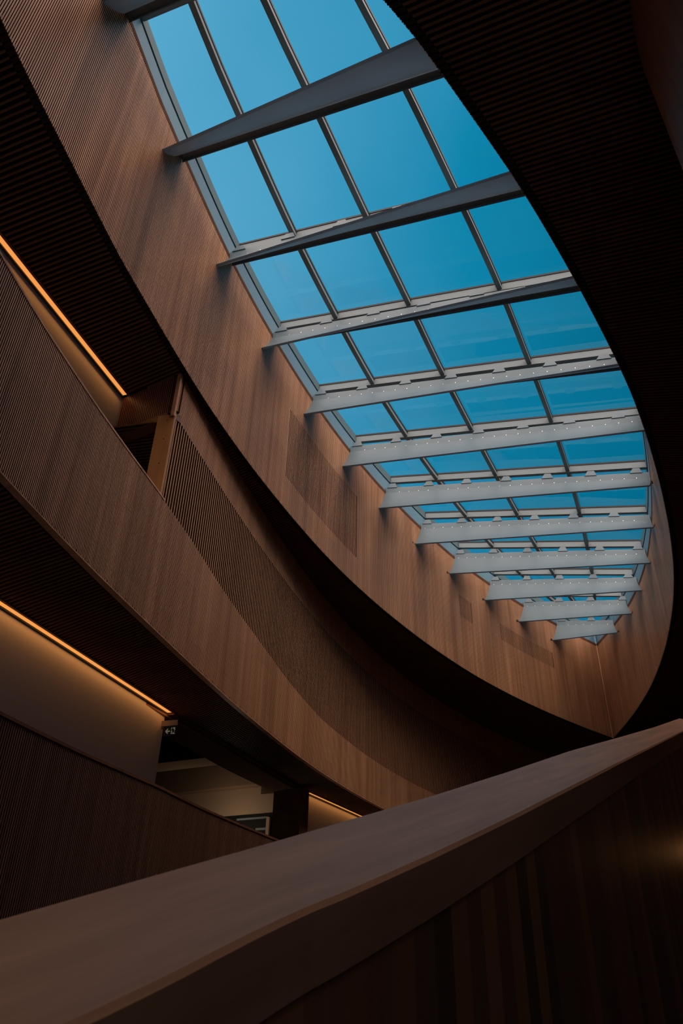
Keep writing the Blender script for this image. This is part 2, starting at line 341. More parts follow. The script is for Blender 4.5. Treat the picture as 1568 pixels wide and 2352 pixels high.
RPX = {2: (-.38, (955.4,89.5), (1017,175), .6), 3: (-.34, (1172.7,396), (1205,447), .6), 4: (-.31, (1316,636.6), (1333,665), .6), 5: (-.21, (1419,838), (1424,847), .6),
       6: (-.08, (1471.7,990), (1450,972), .45), 7: (0, (1492,1116), (1480,1100), .45), 8: (0, (1500,1212), (1487,1197), .45), 9: (0, (1493,1293.7), (1454,1275), .45),
       10: (0, (1474,1356.8), (1449.6,1338.5), .45), 11: (0, (1450,1410), (1427,1389.6), .45), 12: (0, (1417,1453.5), (1396,1435.6), .45)}
JL = {2: 12.88, 3: 13.0, 4: 13.0}
for q in range(5, 13): JL[q] = 13.06
Z3 = Vector((0, 0, 1))
for i, v in enumerate(tips):
    if i == 0: continue
    L0, R0 = cross(WBs, v), cross(WRs, v)
    nb = v+.45
    L1, R1 = cross(WBs, nb), cross(WRs, nb)
    if L0 is None or L1 is None: continue
    def atn(px, n): d = ray(px); return d*(n/(NN.x*d.x+NN.y*d.y))
    def to_right(A, Q):   # carry the line A->Q on to the right wall
        d = (Q-A).xy; best = None
        for p, q in zip(WRs[:-1], WRs[1:]):
            e = q-p; det = -d.x*e.y+d.y*e.x
            if abs(det) < 1e-9: continue
            r = p-A.xy; t = (-r.x*e.y+r.y*e.x)/det; w = (d.x*r.y-d.y*r.x)/det
            if t > .2 and -1e-6 <= w <= 1+1e-6 and (best is None or abs(t-1) < abs(best-1)): best = t
        return A.lerp(Q, best) if best and .6 < best < 1.7 else Q
    lo0 = Vector((L0.x, L0.y, 12.25))
    if i in RPX:
        off, pl, pj, oj = RPX[i]; lo1 = to_right(lo0, atn(pl, v+off)) if i < 7 else atn(pl, v+off)
        hi0 = Vector((L1.x, L1.y, JL[i])); J_ = atn(pj, v+oj)
        sl = (J_.z-hi0.z)/max(.5, (J_.xy-hi0.xy).length); hi1 = Vector((R1.x, R1.y, hi0.z+sl*(R1-L1).length))
    else:
        hi0 = Vector((L1.x, L1.y, 12.95)); hi1 = Vector((R1.x, R1.y, 12.4)); lo1 = Vector((R0.x, R0.y, 11.8))
    zb0, zb1 = hi0.z, hi1.z
    def pt(L, R, s, z): q = L.lerp(R, s); return Vector((q.x, q.y, z))
    root = empty('skylight_baffle', ((L1.x+R1.x)/2, (L1.y+R1.y)/2, (zb0+zb1)/2)); tag(root, flab[i], 'baffle', 'white baffles across the skylight')
    # blade: lens-curved thin shell from lower edge (n=v) up to the beam (n=nb)
    mb = MB(); K = 24; J = 6; th = .022
    def bl(s, j, o):
        a = lo0.lerp(lo1, s); b = hi0.lerp(hi1, s); q = a.lerp(b, j)
        bul = .05*math.sin(math.pi*j); return q+Vector((NN.x, NN.y, -.5))*(bul*0.6+o)
    for a in range(K):
        s0, s1 = a/K, (a+1)/K
        for b in range(J):
            j0, j1 = b/J, (b+1)/J
            mb.quad(bl(s0, j0, -th), bl(s1, j0, -th), bl(s1, j1, -th), bl(s0, j1, -th)); mb.quad(bl(s0, j0, th), bl(s0, j1, th), bl(s1, j1, th), bl(s1, j0, th))
        mb.quad(bl(s0, 0, -th), bl(s0, 0, th), bl(s1, 0, th), bl(s1, 0, -th))
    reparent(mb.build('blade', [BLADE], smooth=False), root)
    # beam box with flat plate
    mb = MB(); N3 = Vector((NN.x, NN.y, 0))
    a, b = pt(L1, R1, 0, zb0), pt(L1, R1, 1, zb1); h = Vector((0, 0, .22))
    mb.hexa([a, b, b+N3*.15, a+N3*.15], [a+h, b+h, b+h+N3*.15, a+h+N3*.15])
    lip = Vector((0, 0, -.05)); mb.hexa([a+N3*.135+lip, b+N3*.135+lip, b+N3*.15+lip, a+N3*.15+lip], [a+N3*.135, b+N3*.135, b+N3*.15, a+N3*.15])
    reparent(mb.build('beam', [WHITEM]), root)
    mb = MB(); o = N3*-.004; mb.hexa([a+o, b+o, b+o-N3*.004, a+o-N3*.004], [a+o+Vector((0, 0, .008)), b+o+Vector((0, 0, .008)), b+o-N3*.004+Vector((0, 0, .008)), a+o-N3*.004+Vector((0, 0, .008))])
    reparent(mb.build('joint', [DARKF]), root)
    Ln = (b-a).length; d = (b-a)/Ln
    yv = Z3.cross(d).normalized(); rotm = Matrix((d, yv, d.cross(yv))).transposed().to_euler()
    if bolt_me is None:
        q = MB(); r = .010
        ring = [(r*math.cos(t*math.pi/3), r*math.sin(t*math.pi/3)) for t in range(6)]
        q.poly([(x, -.018, z) for x, z in ring]);
        for t in range(6):
            x0, z0 = ring[t]; x1, z1 = ring[(t+1) % 6]; q.quad((x0, -.018, z0), (x1, -.018, z1), (x1, 0, z1), (x0, 0, z0))
        tmp = q.build('bolt', [CHROME]); bolt_me = tmp.data; bpy.data.objects.remove(tmp)
        q = MB(); q.hexa([(-.16, -.012, 0), (.16, -.012, 0), (.16, .0, 0), (-.16, .0, 0)], [(-.085, -.012, .15), (.085, -.012, .15), (.085, .0, .15), (-.085, .0, .15)])
        q.hexa([(-.16, -.03, -.012), (.16, -.03, -.012), (.16, .0, -.012), (-.16, .0, -.012)], [(-.16, -.03, 0), (.16, -.03, 0), (.16, 0, 0), (-.16, 0, 0)])
        tmp = q.build('bracket', [WHITEM]); brk_me = tmp.data; bpy.data.objects.remove(tmp)
    if i >= 3:
        kk = int((Ln-.3)/.31)
        for q in range(kk+1):
            o = bpy.data.objects.new('bolt', bolt_me); COL.objects.link(o); o.location = a+d*(.15+.31*q)+Vector((0, 0, .03))-N3*.004; o.rotation_euler = (0, 0, AZ); reparent(o, root)
    if i >= 1:
        for q in range(int((Ln-.3)/1.18)+1):
            o = bpy.data.objects.new('bracket', brk_me); COL.objects.link(o); o.location = a+d*(.22+1.18*q)+Vector((0, 0, .22))+N3*.01; o.rotation_euler = rotm; reparent(o, root)
    # short rods pinning the blade tips to the wood
    for (P0, dirn) in ((bl(0, 0, 0), -1), (bl(1, 0, 0), 1)):
        mb = MB(); q = P0-Vector((U.x, U.y, 0))*0.0; e2 = P0+Vector((U.x*.05*dirn-NN.x*.20, U.y*.05*dirn-NN.y*.20, -.02))
        mb.beam(P0, e2, .014, .014); mb.beam(e2-Vector((0, 0, .035)), e2-Vector((0, 0, .035))+Vector((.03, .03, 0)), .03, .07); reparent(mb.build('tip_rod', [DARKF]), root)

# glazing bars and panes
SM = [.2, .445, .722]
vs = [None]+bar_n
nmin = WBs[0].dot(NN)+.05; nmax = WBs[-1].dot(NN)-.05
edges = [nmin]+[v for v in bar_n if nmin < v < nmax]+[nmax]
Z3 = Vector((0, 0, 1)); N3 = Vector((NN.x, NN.y, 0)); U3 = Vector((U.x, U.y, 0))
for v in edges[1:-1]:
    L, R = span(v)
    if (R-L).length < .25: continue
    a, b = skyp(v, 0, .58), skyp(v, 1, .58)
    mb = MB(); mb.hexa([a-N3*.06, b-N3*.06, b+N3*.06, a+N3*.06], [a-N3*.06+Z3*.22, b-N3*.06+Z3*.22, b+N3*.06+Z3*.22, a+N3*.06+Z3*.22])
    wchild(mb.build('transom', [FRAMEM]))
    mb = MB(); g = N3*-.075; mb.hexa([a+g+Z3*.20, b+g+Z3*.20, b+N3*-.06+Z3*.20, a+N3*-.06+Z3*.20], [a+g+Z3*.25, b+g+Z3*.25, b+N3*-.06+Z3*.25, a+N3*-.06+Z3*.25])
    wchild(mb.build('gasket', [DARKF]))
for v0, v1 in zip(edges[:-1], edges[1:]):
    K = 4
    for s in SM:
        L, R = span((v0+v1)/2)
        if (R-L).length < 1.3: continue
        pts = [skyp(v0+(v1-v0)*k/K, s, .60) for k in range(K+1)]
        mb = MB(); md = MB()
        w = .052
        for p, q in zip(pts[:-1], pts[1:]):
            mb.hexa([p-U3*w, q-U3*w, q+U3*w, p+U3*w], [p-U3*w+Z3*.16, q-U3*w+Z3*.16, q+U3*w+Z3*.16, p+U3*w+Z3*.16])
            for sg in (-1, 1):
                c = U3*(sg*(w+.006)); md.hexa([p+c-U3*.006+Z3*.12, q+c-U3*.006+Z3*.12, q+c+U3*.006+Z3*.12, p+c+U3*.006+Z3*.12], [p+c-U3*.006+Z3*.19, q+c-U3*.006+Z3*.19, q+c+U3*.006+Z3*.19, p+c+U3*.006+Z3*.19])
        mo = wchild(mb.build('mullion', [FRAMEM])); mo['x'] = 0; del mo['x']
        g = md.build('gasket', [DARKF]); g.parent = mo
    ss = [0]+SM+[1]
    for s0, s1 in zip(ss[:-1], ss[1:]):
        mb = MB()
        for k in range(6):
            va, vb = v0+(v1-v0)*k/6, v0+(v1-v0)*(k+1)/6
            mb.quad(skyp(va, s0, GO), skyp(va, s1, GO), skyp(vb, s1, GO), skyp(vb, s0, GO))
        wchild(mb.build('pane', [GLASS]))

# ---------------------------------------------------------------- the left atrium wall below the ceiling
S_px = [(0,1086),(76.5,1164.6),(153,1249),(229.6,1325),(306,1398),(382.7,1474.5),(459,1543),(516.6,1600),(600,1669),(676.5,1732),(753,1786)]
Sp = [Vector((-3.9, 2.2)), Vector((-3.8, 4.0)), Vector((-3.66, 5.4))]+[onz(p, 4.44).xy for p in S_px]+[Vector((.75, 21.1)), Vector((1.5, 22.7)), Vector((2.6, 24.8)), Vector((4.78, 28.1)), Vector((7.4, 31.4)), Vector((10.6, 34.6)), Vector((13.0, 36.3))]
Ss = spline(smooth_pts(Sp, 1), .3); PS = Path(Ss)
ZF = 4.44
corner = on_wall((421, 852), *[(-2.80, 9.53), (-2.57, 10.47)]); CD = PS.arc_at((-2.80, 9.60))
ds = [PS.arc_at(q) for q in ((-3, 9.6), (-2.5, 10.9), (-2.2, 12.3), (-1.6, 14.5), (-1.05, 16.4), (-.42, 18.3), (.72, 21.2), (3, 25.5))]
zsb = [6.48, 6.42, 6.26, 6.07, 5.86, 5.70, 5.63, 5.6]
ztop = lambda d: interp(d, ds, zsb)
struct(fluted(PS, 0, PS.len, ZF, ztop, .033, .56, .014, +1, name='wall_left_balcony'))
struct(ribbon(PS, lambda d: ztop(d)-.0, lambda d: ztop(d)+.03, .008, .008, 1, [WOOD], 'trim_3', ext=.14, d1=CD+.2))
struct(ribbon(PS, lambda d: ZF-.006, lambda d: ZF+.008, .004, .004, 1, [WOOD], 'trim_4', ext=.10))
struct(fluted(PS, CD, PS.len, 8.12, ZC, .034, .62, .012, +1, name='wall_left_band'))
# corner batten
scr = empty('slat_screen', (PS.at(CD+3).x, PS.at(CD+3).y, 6.3)); tag(scr, 'tall curved screen of thin vertical wood slats above the balcony wall', 'screen')
reparent(fluted(PS, CD+.12, PS.len, ztop, 8.12, .087, .27, .07, +1, name='slats', mats=[SLATW, SCRSHADE], thick=.10), scr)
def post_mesh():
    mb = MB(); a = PS.at(CD+.10); t = PS.tan(CD+.1); nr = Vector((t.y, -t.x)); b = a-t*.07; c = a-nr*.30; d = b-nr*.30
    mb.hexa([(b.x, b.y, 6.30), (a.x, a.y, 6.30), (c.x, c.y, 6.30), (d.x, d.y, 6.30)], [(b.x, b.y, 8.12), (a.x, a.y, 8.12), (c.x, c.y, 8.12), (d.x, d.y, 8.12)])
    return mb, b, nr, t
mb, pb, pn, ptn = post_mesh(); po = mb.build('edge_post', [POSTW]); reparent(po, scr)
for z in (6.62, 7.1, 7.6, 8.0):
    q = pb-pn*.12-ptn*.002; mb = MB(); mb.poly([(q.x+pn.x*.012*math.cos(a), q.y+pn.y*.012*math.cos(a), z+.012*math.sin(a)) for a in [k*math.pi/4 for k in range(8)]]); o = mb.build('screw_hole', [BLACKM]); o.parent = po
# return wall at the corner, its fascia and the dark soffit behind the screen
Cn = PS.at(CD)+Vector((PS.tan(CD).y, -PS.tan(CD).x))*.0; Cf = Vector((-4.02, 10.28))
PC = Path([Cf.lerp(Cn, k/10) for k in range(11)])
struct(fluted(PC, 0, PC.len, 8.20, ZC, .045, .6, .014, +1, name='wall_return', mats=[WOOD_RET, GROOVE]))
mb = MB(); dv = (Cn-Cf).normalized(); nv = Vector((dv.y, -dv.x)); mb.hexa([(*(Cn-dv*.03), 8.06), (*(Cf), 8.06), (*(Cf-nv*.2), 8.06), (*(Cn-nv*.2-dv*.03), 8.06)], [(*(Cn-dv*.03), 8.20), (*(Cf), 8.20), (*(Cf-nv*.2), 8.20), (*(Cn-nv*.2-dv*.03), 8.20)])
struct(mb.build('trim_5', [TRIMW]))
def batten(name, q, tdir, ndir, z0, z1, mat, w=.05, th=.02):
    mb = MB(); a, b, c, d = q-tdir*w*.3+ndir*th, q+tdir*w*.7+ndir*th, q+tdir*w*.7-ndir*.05, q-tdir*w*.3-ndir*.05
    mb.hexa([(*a, z0), (*b, z0), (*c, z0), (*d, z0)], [(*a, z1), (*b, z1), (*c, z1), (*d, z1)]); return struct(mb.build(name, [mat]))
tq = PS.tan(CD+.02); batten('trim_6', Cn, tq, Vector((tq.y, -tq.x)), 8.06, 8.99, WOOD, .06, .012)
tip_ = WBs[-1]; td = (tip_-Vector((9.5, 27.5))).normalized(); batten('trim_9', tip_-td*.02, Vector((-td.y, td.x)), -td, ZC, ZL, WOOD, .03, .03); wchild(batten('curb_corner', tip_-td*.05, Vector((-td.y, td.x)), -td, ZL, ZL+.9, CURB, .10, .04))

# slatted soffits -----------------------------------------------------------
def hitp(o, d, W):
    best = None
    for a, b in zip(W[:-1], W[1:]):
        e = b-a; det = -d.x*e.y+d.y*e.x
        if abs(det) < 1e-9: continue
        r = a-o; t = (-r.x*e.y+r.y*e.x)/det; s = (d.x*r.y-d.y*r.x)/det
        if t > .02 and -1e-6 <= s <= 1+1e-6 and (best is None or t < best): best = t
    return best
def soffit(name, path, d0, d1, outer, azf, sgn, z, pitch=.08, far=2.6, w=.02):
    mb = MB(); n = int((d1-d0)/pitch); prev = None
    for k in range(n+1):
        d = d0+k*pitch; p = path.at(d); az = math.radians(azf(p.y)); dr = Vector((math.cos(az), math.sin(az)))*sgn
        t = hitp(p, dr, outer); t = min(t, 14) if t else far
        q = p+dr*t; t2 = path.tan(d)
        e = Vector((-dr.y, dr.x))*w/2
        a0, a1, b0, b1 = p-e, p+e, q-e, q+e
        mb.hexa([(*a0, z), (*b0, z), (*b1, z), (*a1, z)], [(*a0, z+.045), (*b0, z+.045), (*b1, z+.045), (*a1, z+.045)], 1)
        if prev:
            P, Q = prev; mb.quad((*P, z+.045), (*p, z+.045), (*q, z+.045), (*Q, z+.045)); mb.quad((*P, z+.12), (*Q, z+.12), (*q, z+.12), (*p, z+.12))
        prev = (p, q)
    return mb.build(name, [SOFFIT, SOFSLAT])
# upper left: outer border = cove light line, corner wall, then the band wall
dl = Vector((1.02, 3.24)).normalized(); la = Vector((-4.90, 6.98)); lb = Vector((-3.90, 10.20))
outerU = [la-dl*9, lb, Cf.lerp(Cn, .0), Cn]+[p for p in Ss if p.y > 9.6]
azU = lambda y: interp(y, [5.7, 7.7, 11.2, 13.4, 20, 30], [-22, -25, -36, -39, -50, -60])
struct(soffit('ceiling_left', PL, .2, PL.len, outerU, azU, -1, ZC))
RWp = [Vector((2.4, -6)), Vector((2.2, -2)), Vector((2.3, 1.5)), Vector((3.09, 3.94)), Vector((4.25, 5.48)), Vector((6.6, 8.9)), Vector((9.2, 13)), Vector((12.0, 18.5)), Vector((13.6, 24)), Vector((14.2, 30)), Vector((13.4, 35)), Vector((13.0, 36.3))]
RWs = spline(RWp, .4)
azR = lambda y: interp(y, [4, 5, 7, 7.7, 9.2, 10.4, 11.6, 18, 26, 30], [-23, -22.5, -18.6, -16, -9, -4.8, 0, 18, 32, 50])
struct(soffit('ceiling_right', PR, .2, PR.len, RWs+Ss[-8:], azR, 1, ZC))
# middle soffit at the balcony underside
L2a = [Vector(p) for p in ((-7.2, 1.5), (-4.66, 9.29), (-4.18, 10.74), (-3.43, 13.2), (-3.12, 14.13), (-.84, 20.24), (.88, 23.65), (3.5, 28.3), (8, 33.5))]
azM = lambda y: interp(y, [7, 8.8, 13.6, 17.2, 21, 28], [-28, -35, -52, -67, -72, -75])
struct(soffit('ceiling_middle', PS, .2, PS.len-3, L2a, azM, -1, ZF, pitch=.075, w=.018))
# dark soffit behind the slat screen
mb = MB()
for k in range(12):
    d = CD+.12+k*.5; a, b = PS.at(d), PS.at(d+.5); ta, tb = PS.tan(d), PS.tan(d+.5)
    na, nb_ = Vector((ta.y, -ta.x)), Vector((tb.y, -tb.x)); mb.quad((*(a-na*.12), 8.10), (*(b-nb_*.12), 8.10), (*(b-nb_*1.7), 8.10), (*(a-na*1.7), 8.10))
    for j in range(6):
        q0 = a.lerp(b, j/6); mb.hexa([(*(q0-na*.12), 8.075), (*(q0-na*1.6), 8.075), (*(q0-na*1.6+ta*.018), 8.075), (*(q0-na*.12+ta*.018), 8.075)], [(*(q0-na*.12), 8.10), (*(q0-na*1.6), 8.10), (*(q0-na*1.6+ta*.018), 8.10), (*(q0-na*.12+ta*.018), 8.10)], 1)
struct(mb.build('ceiling_recess', [SOFFIT, SOFSLAT]))
mb = MB()
for k in range(14):
    d = CD-.6+k*.6; a, b = PS.at(d), PS.at(d+.6); ta, tb = PS.tan(d), PS.tan(d+.6); na, nb_ = Vector((ta.y, -ta.x)), Vector((tb.y, -tb.x))
    if k > 0: mb.quad((*(a-na*1.7), 5.2), (*(b-nb_*1.7), 5.2), (*(b-nb_*1.7), 8.15), (*(a-na*1.7), 8.15))
mb.quad((*PS.at(PS.len), 4.4), (*PS.at(PS.len-.5), 4.4), (*PS.at(PS.len-.5), 9), (*PS.at(PS.len), 9))
struct(mb.build('wall_recess', [SOFFIT]))

# white walls with cove lights ---------------------------------------------
def slabwall(name, A, B, z0, z1, mat, th=.15):
    A = Vector(A); B = Vector(B); d = (B-A).normalized(); n = Vector((-d.y, d.x))*th; mb = MB()
    mb.hexa([(*A, z0), (*B, z0), (*(B+n), z0), (*(A+n), z0)], [(*A, z1), (*B, z1), (*(B+n), z1), (*(A+n), z1)]); return struct(mb.build(name, [mat]))
ls = Vector((-.135, .045)); wA = la+ls*1.35-dl*9; wB = lb+ls*1.35
slabwall('wall_left_upper', wA, wB+dl*.15, 4.6, 9.05, PLASTER)
def cove(A, B, side, z, label, w=.10):
    A = Vector(A); B = Vector(B); d = (B-A).normalized(); n = Vector((-d.y, d.x))*side; root = empty('light_strip', (*((A+B)/2), z)); tag(root, label, 'light', 'amber cove light strips')
    def box(p0, p1, o0, o1, za, zb, mat, nm):
        mb = MB(); P = [p0+n*o0, p1+n*o0, p1+n*o1, p0+n*o1]; mb.hexa([(*q, za) for q in P], [(*q, zb) for q in P]); return reparent(mb.build(nm, [mat]), root)
    box(A, B, .012, w-.01, z+.012, z+.03, LED, 'diffuser')
    q = bpy.data.lights.new('strip_glow', 'AREA'); q.shape = 'RECTANGLE'; q.size = (B-A).length; q.size_y = w*.8; q.energy = 3.6*(B-A).length*w; q.color = (1, .42, .11)
    qo = bpy.data.objects.new('strip_glow', q); COL.objects.link(qo); c_ = (A+B)/2+n*w/2; qo.location = (c_.x, c_.y, z+.004); qo.rotation_euler = (0, 0, math.atan2(d.y, d.x))
    box(A-d*.02, B+d*.01, -.03, .012, z-.012, z+.05, TRIMW, 'channel_lip'); box(A-d*.02, B+d*.01, w-.01, w+.02, z-.01, z+.05, DARKF, 'channel_lip')
cove(la-dl*7, lb-dl*.02, 1, ZC-.002, 'long amber light strip along the uppermost ceiling edge at left', w=.12)
l2 = lambda x, y: onz((x, y), ZF).xy
A0, A1 = Vector((-4.66, 9.29)), l2(400.7, 1637.8); dA = (A1-A0).normalized()
cove(A0-dA*6, A1-dA*.02, 1, ZF-.002, 'long amber light strip under the balcony, ending at the exit sign', w=.15)
B0, B1 = l2(695, 1812), l2(835, 1875); dB = (B1-B0).normalized()
cove(B0, B1+dB*4, 1, ZF-.002, 'short amber light strip beside the column, just above the handrail', w=.13)
nA = Vector((-dA.y, dA.x)); nB = Vector((-dB.y, dB.x))
slabwall('wall_left_lower', A0-dA*6+nA*.185, A1+nA*.185-dA*.02, -1, ZF+.1, PLASTER)
slabwall('wall_left_far', B0+nB*.165+dB*.02, B1+dB*4+nB*.165, -1, ZF+.1, PLASTER)
# brown edge trim between the two strips
mb = MB(); 
for o, zz, hh in ((0, ZF-.03, .10),):
    a, b = A1+dA*.0, B0; d = (b-a).normalized(); n = Vector((-d.y, d.x)); mb.hexa([(*a, zz), (*b, zz), (*(b+n*.16), zz), (*(a+n*.16), zz)], [(*a, zz+hh), (*b, zz+hh), (*(b+n*.16), zz+hh), (*(a+n*.16), zz+hh)])
struct(mb.build('trim_7', [DARKTRIM]))
# room behind the opening: dark ceiling with drop beams, pale back wall, column
d7 = (B0-A1).normalized(); n7 = Vector((-d7.y, d7.x))
inn = [onz(p, 4.36).xy for p in ((340, 1672), (384, 1695), (431.6, 1718), (499, 1757), (542, 1779), (601, 1807), (629, 1818))]
oo = [A1-d7*.8+n7*.15]+[A1.lerp(B0, t_)+n7*.15 for t_ in (.02, .16, .36, .5, .72, .84)]
mb = MB()
for k in range(len(inn)-1): mb.hexa([(*oo[k], 4.38), (*oo[k+1], 4.38), (*inn[k+1], 4.36), (*inn[k], 4.36)], [(*oo[k], 4.6), (*oo[k+1], 4.6), (*inn[k+1], 4.6), (*inn[k], 4.6)])
mb.hexa([(*oo[-1], 4.38), (*(B0+n7*.15), 4.38), (*(B0+n7*1.2), 4.37), (*inn[-1], 4.36)], [(*oo[-1], 4.6), (*(B0+n7*.15), 4.6), (*(B0+n7*1.2), 4.6), (*inn[-1], 4.6)])
struct(mb.build('ceiling_bulkhead', [DARKC]))
mb = MB(); mb.hexa([(-14, 13, 5.7), (-4.4, 13, 5.7), (-1.4, 22.5, 5.7), (-14, 22.5, 5.7)], [(-14, 13, 5.8), (-4.4, 13, 5.8), (-1.4, 22.5, 5.8), (-14, 22.5, 5.8)]); struct(mb.build('ceiling_room', [BLACKM]))
ZB = 4.85
def pxwall(pl, pr, z, zbot, name, mat, extL=0, extR=0, th=.15):
    A, B = onz(pl, z).xy, onz(pr, z).xy; d = (B-A).normalized(); A = A-d*extL; B = B+d*extR; n = Vector((-d.y, d.x)); n = (n if n.y > 0 else -n)*th; mb = MB()
    mb.hexa([(*A, zbot), (*B, zbot), (*(B+n), zbot), (*(A+n), zbot)], [(*A, z), (*B, z), (*(B+n), z), (*(A+n), z)]); o = mb.build(name, [mat]); return o, A, B
bw, bA, bB = pxwall((415, 1826), (601, 1807), ZB, 1, 'wall_room_back', BEIGE, 6, .9); struct(bw)
def beam_px(f0_, f1_, g0, g1, label, mat):
    a, b, c, d = (onz(p, ZB).xy for p in (f0_, f1_, g1, g0)); e = (b-a).normalized(); a = a-e*3; b = b+e*.9; e = (c-d).normalized(); d = d-e*3; c = c+e*.9; mb = MB()
    mb.hexa([(*a, ZB), (*b, ZB), (*c, ZB), (*d, ZB)], [(*a, ZB+.9), (*b, ZB+.9), (*c, ZB+.9), (*d, ZB+.9)]); return tag(mb.build('ceiling_beam', [mat]), label, 'beam')
BEAMM, _ = base_mat('beam_plaster', (.34, .23, .16), .9, .1)
beam_px((372, 1752), (468, 1741), (372, 1772), (500, 1757), 'upper brown ceiling beam in the opening behind the exit sign', BEAMM)
beam_px((403, 1821), (590, 1800), (415, 1826), (601, 1807), 'lower brown ceiling beam just above the beige wall', BEAMM)
# dark glazed partition with pale rails in the beige wall
dW = (bB-bA).normalized(); nW = Vector((dW.y, -dW.x)); nW = nW if nW.y < 0 else -nW
pz = on_wall((524, 1875), bA, bB).z; pw = MB(); a = on_wall((500, 1878), bA, bB).xy-dW*2+nW*.02; b = on_wall((625, 1867), bA, bB).xy+dW*.4+nW*.02
pw.hexa([(*a, .9), (*b, .9), (*(b-nW*.01), .9), (*(a-nW*.01), .9)], [(*a, pz), (*b, pz), (*(b-nW*.01), pz), (*(a-nW*.01), pz)]); pw = struct(pw.build('window_2', [BLACKM]))
for (pp, qq, hh) in (((547, 1886), (617, 1880.5), .05), ((590, 1908.5), (617, 1907), .06)):
    A, B = on_wall(pp, bA, bB), on_wall(qq, bA, bB); mb = MB(); o_ = Vector((nW.x, nW.y, 0))
    mb.hexa([A+o_*.03, B+o_*.03, B+o_*.08, A+o_*.08], [A+o_*.03+Z3*hh, B+o_*.03+Z3*hh, B+o_*.08+Z3*hh, A+o_*.08+Z3*hh]); o = mb.build('frame_rail', [FRAMEM]); o.parent = pw
A, B = on_wall((616, 1878), bA, bB), on_wall((623, 1878), bA, bB); mb = MB(); mb.hexa([(A.x+o_.x*.03, A.y+o_.y*.03, 1), (B.x+o_.x*.03, B.y+o_.y*.03, 1), (B.x+o_.x*.1, B.y+o_.y*.1, 1), (A.x+o_.x*.1, A.y+o_.y*.1, 1)], [(A.x+o_.x*.03, A.y+o_.y*.03, A.z), (B.x+o_.x*.03, B.y+o_.y*.03, A.z), (B.x+o_.x*.1, B.y+o_.y*.1, A.z), (A.x+o_.x*.1, A.y+o_.y*.1, A.z)]); o = mb.build('jamb', [BEIGE]); o.parent = pw
c0, c1 = onz((629, 1818), 4.36).xy, onz((691, 1811), 4.36).xy
mb = MB(); dd = (c1-c0).normalized(); nn = Vector((-dd.y, dd.x)); nn = (nn if nn.y > 0 else -nn)*.4
mb.hexa([(*c0, -1), (*c1, -1), (*(c1+nn), -1), (*(c0+nn), -1)], [(*c0, 4.40), (*c1, 4.40), (*(c1+nn), 4.40), (*(c0+nn), 4.40)])
col = mb.build('column', [TRIMW]); tag(col, 'square brown column between the dark opening and the short light strip', 'column')

# exit sign -----------------------------------------------------------------
P = lambda x, y: onz((x, y), 0)
sg_A = A1+nA*.02
es = empty('exit_sign', (sg_A.x, sg_A.y, 4.05))
# mounting box faces the viewer; plane through the end of the white wall, square to the sight line
sd_ = Vector((sg_A.x, sg_A.y)).normalized(); sx = Vector((sd_.y, -sd_.x)); ys = (sg_A).dot(sd_)-.25
def spx(x, y):
    d = ray((x, y)); t_ = ys/(d.x*sd_.x+d.y*sd_.y); return d*t_
def plate(pts, mat, name, th=.04, off=0, parent=None):
    F = [spx(*p)-Vector((sd_.x, sd_.y, 0))*off for p in pts]; Bk = [p+Vector((sd_.x, sd_.y, 0))*th for p in F]; mb = MB(); n = len(F)
    mb.poly(F); mb.poly(list(reversed(Bk)))
    for k in range(n): mb.quad(F[k], F[(k+1) % n], Bk[(k+1) % n], Bk[k])
    o = mb.build(name, [mat])
    if parent is None: reparent(o, es)
    else: o.parent = parent; o.matrix_parent_inverse = parent.matrix_world.inverted() if False else Matrix.Identity(4)
    return o
tag(es, 'small exit sign with a running figure and left arrow under the balcony', 'exit sign')
plate([(371, 1656), (408.5, 1653), (408, 1666), (371, 1668.5)], BEIGE, 'mounting_box', th=.22)
sp = plate([(376, 1668), (407.5, 1665), (404.5, 1686.5), (374, 1691.5)], SIGNG, 'sign_panel', th=.03)
def pict(pts, name): 
    o = plate(pts, SIGNW, name, th=.006, off=.012, parent=sp); o.matrix_parent_inverse = Matrix.Identity(4); return o
sq = lambda u, v: (340+u/13.07, 1620+v/13.07)
pict([sq(*q) for q in ((508, 790), (580, 710), (612, 706), (572, 768), (655, 762), (650, 800), (575, 808), (600, 852), (565, 858))], 'arrow')
pict([sq(*q) for q in ((700, 668), (722, 664), (718, 700), (700, 745), (692, 740))], 'pictogram')
pict([sq(*q) for q in ((745, 668), (815, 662), (808, 750), (790, 745), (770, 715), (752, 700))], 'pictogram')
pict([sq(*q) for q in ((690, 768), (716, 758), (722, 790), (700, 865), (676, 868), (684, 800))], 'pictogram')
pict([sq(*q) for q in ((716, 862), (735, 812), (768, 826), (797, 820), (793, 860))], 'pictogram')
pict([sq(*q) for q in ((782, 772), (800, 766), (798, 795), (778, 798))], 'pictogram')

# lower-left parapet (level below) -------------------------------------------
P0px = [(0,1634),(95.7,1682),(191,1727.7),(363.6,1804),(459,1852),(600,1912.5),(640,1929)]
q0 = [on_path(p, Ss) for p in P0px]; print('P0', [tuple(round(c, 2) for c in p) for p in q0 if p])
qd = [PS.arc_at(p) for p in q0]; qz = [p.z for p in q0]
z0f = lambda d: interp(d, qd, qz)
dE = qd[-1]+3
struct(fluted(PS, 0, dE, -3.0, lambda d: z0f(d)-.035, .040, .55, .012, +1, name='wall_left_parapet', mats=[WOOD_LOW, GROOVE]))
struct(ribbon(PS, lambda d: z0f(d)-.035, lambda d: z0f(d), .015, .015, 1, [TRIMW], 'trim_8', ext=.16, d1=dE))

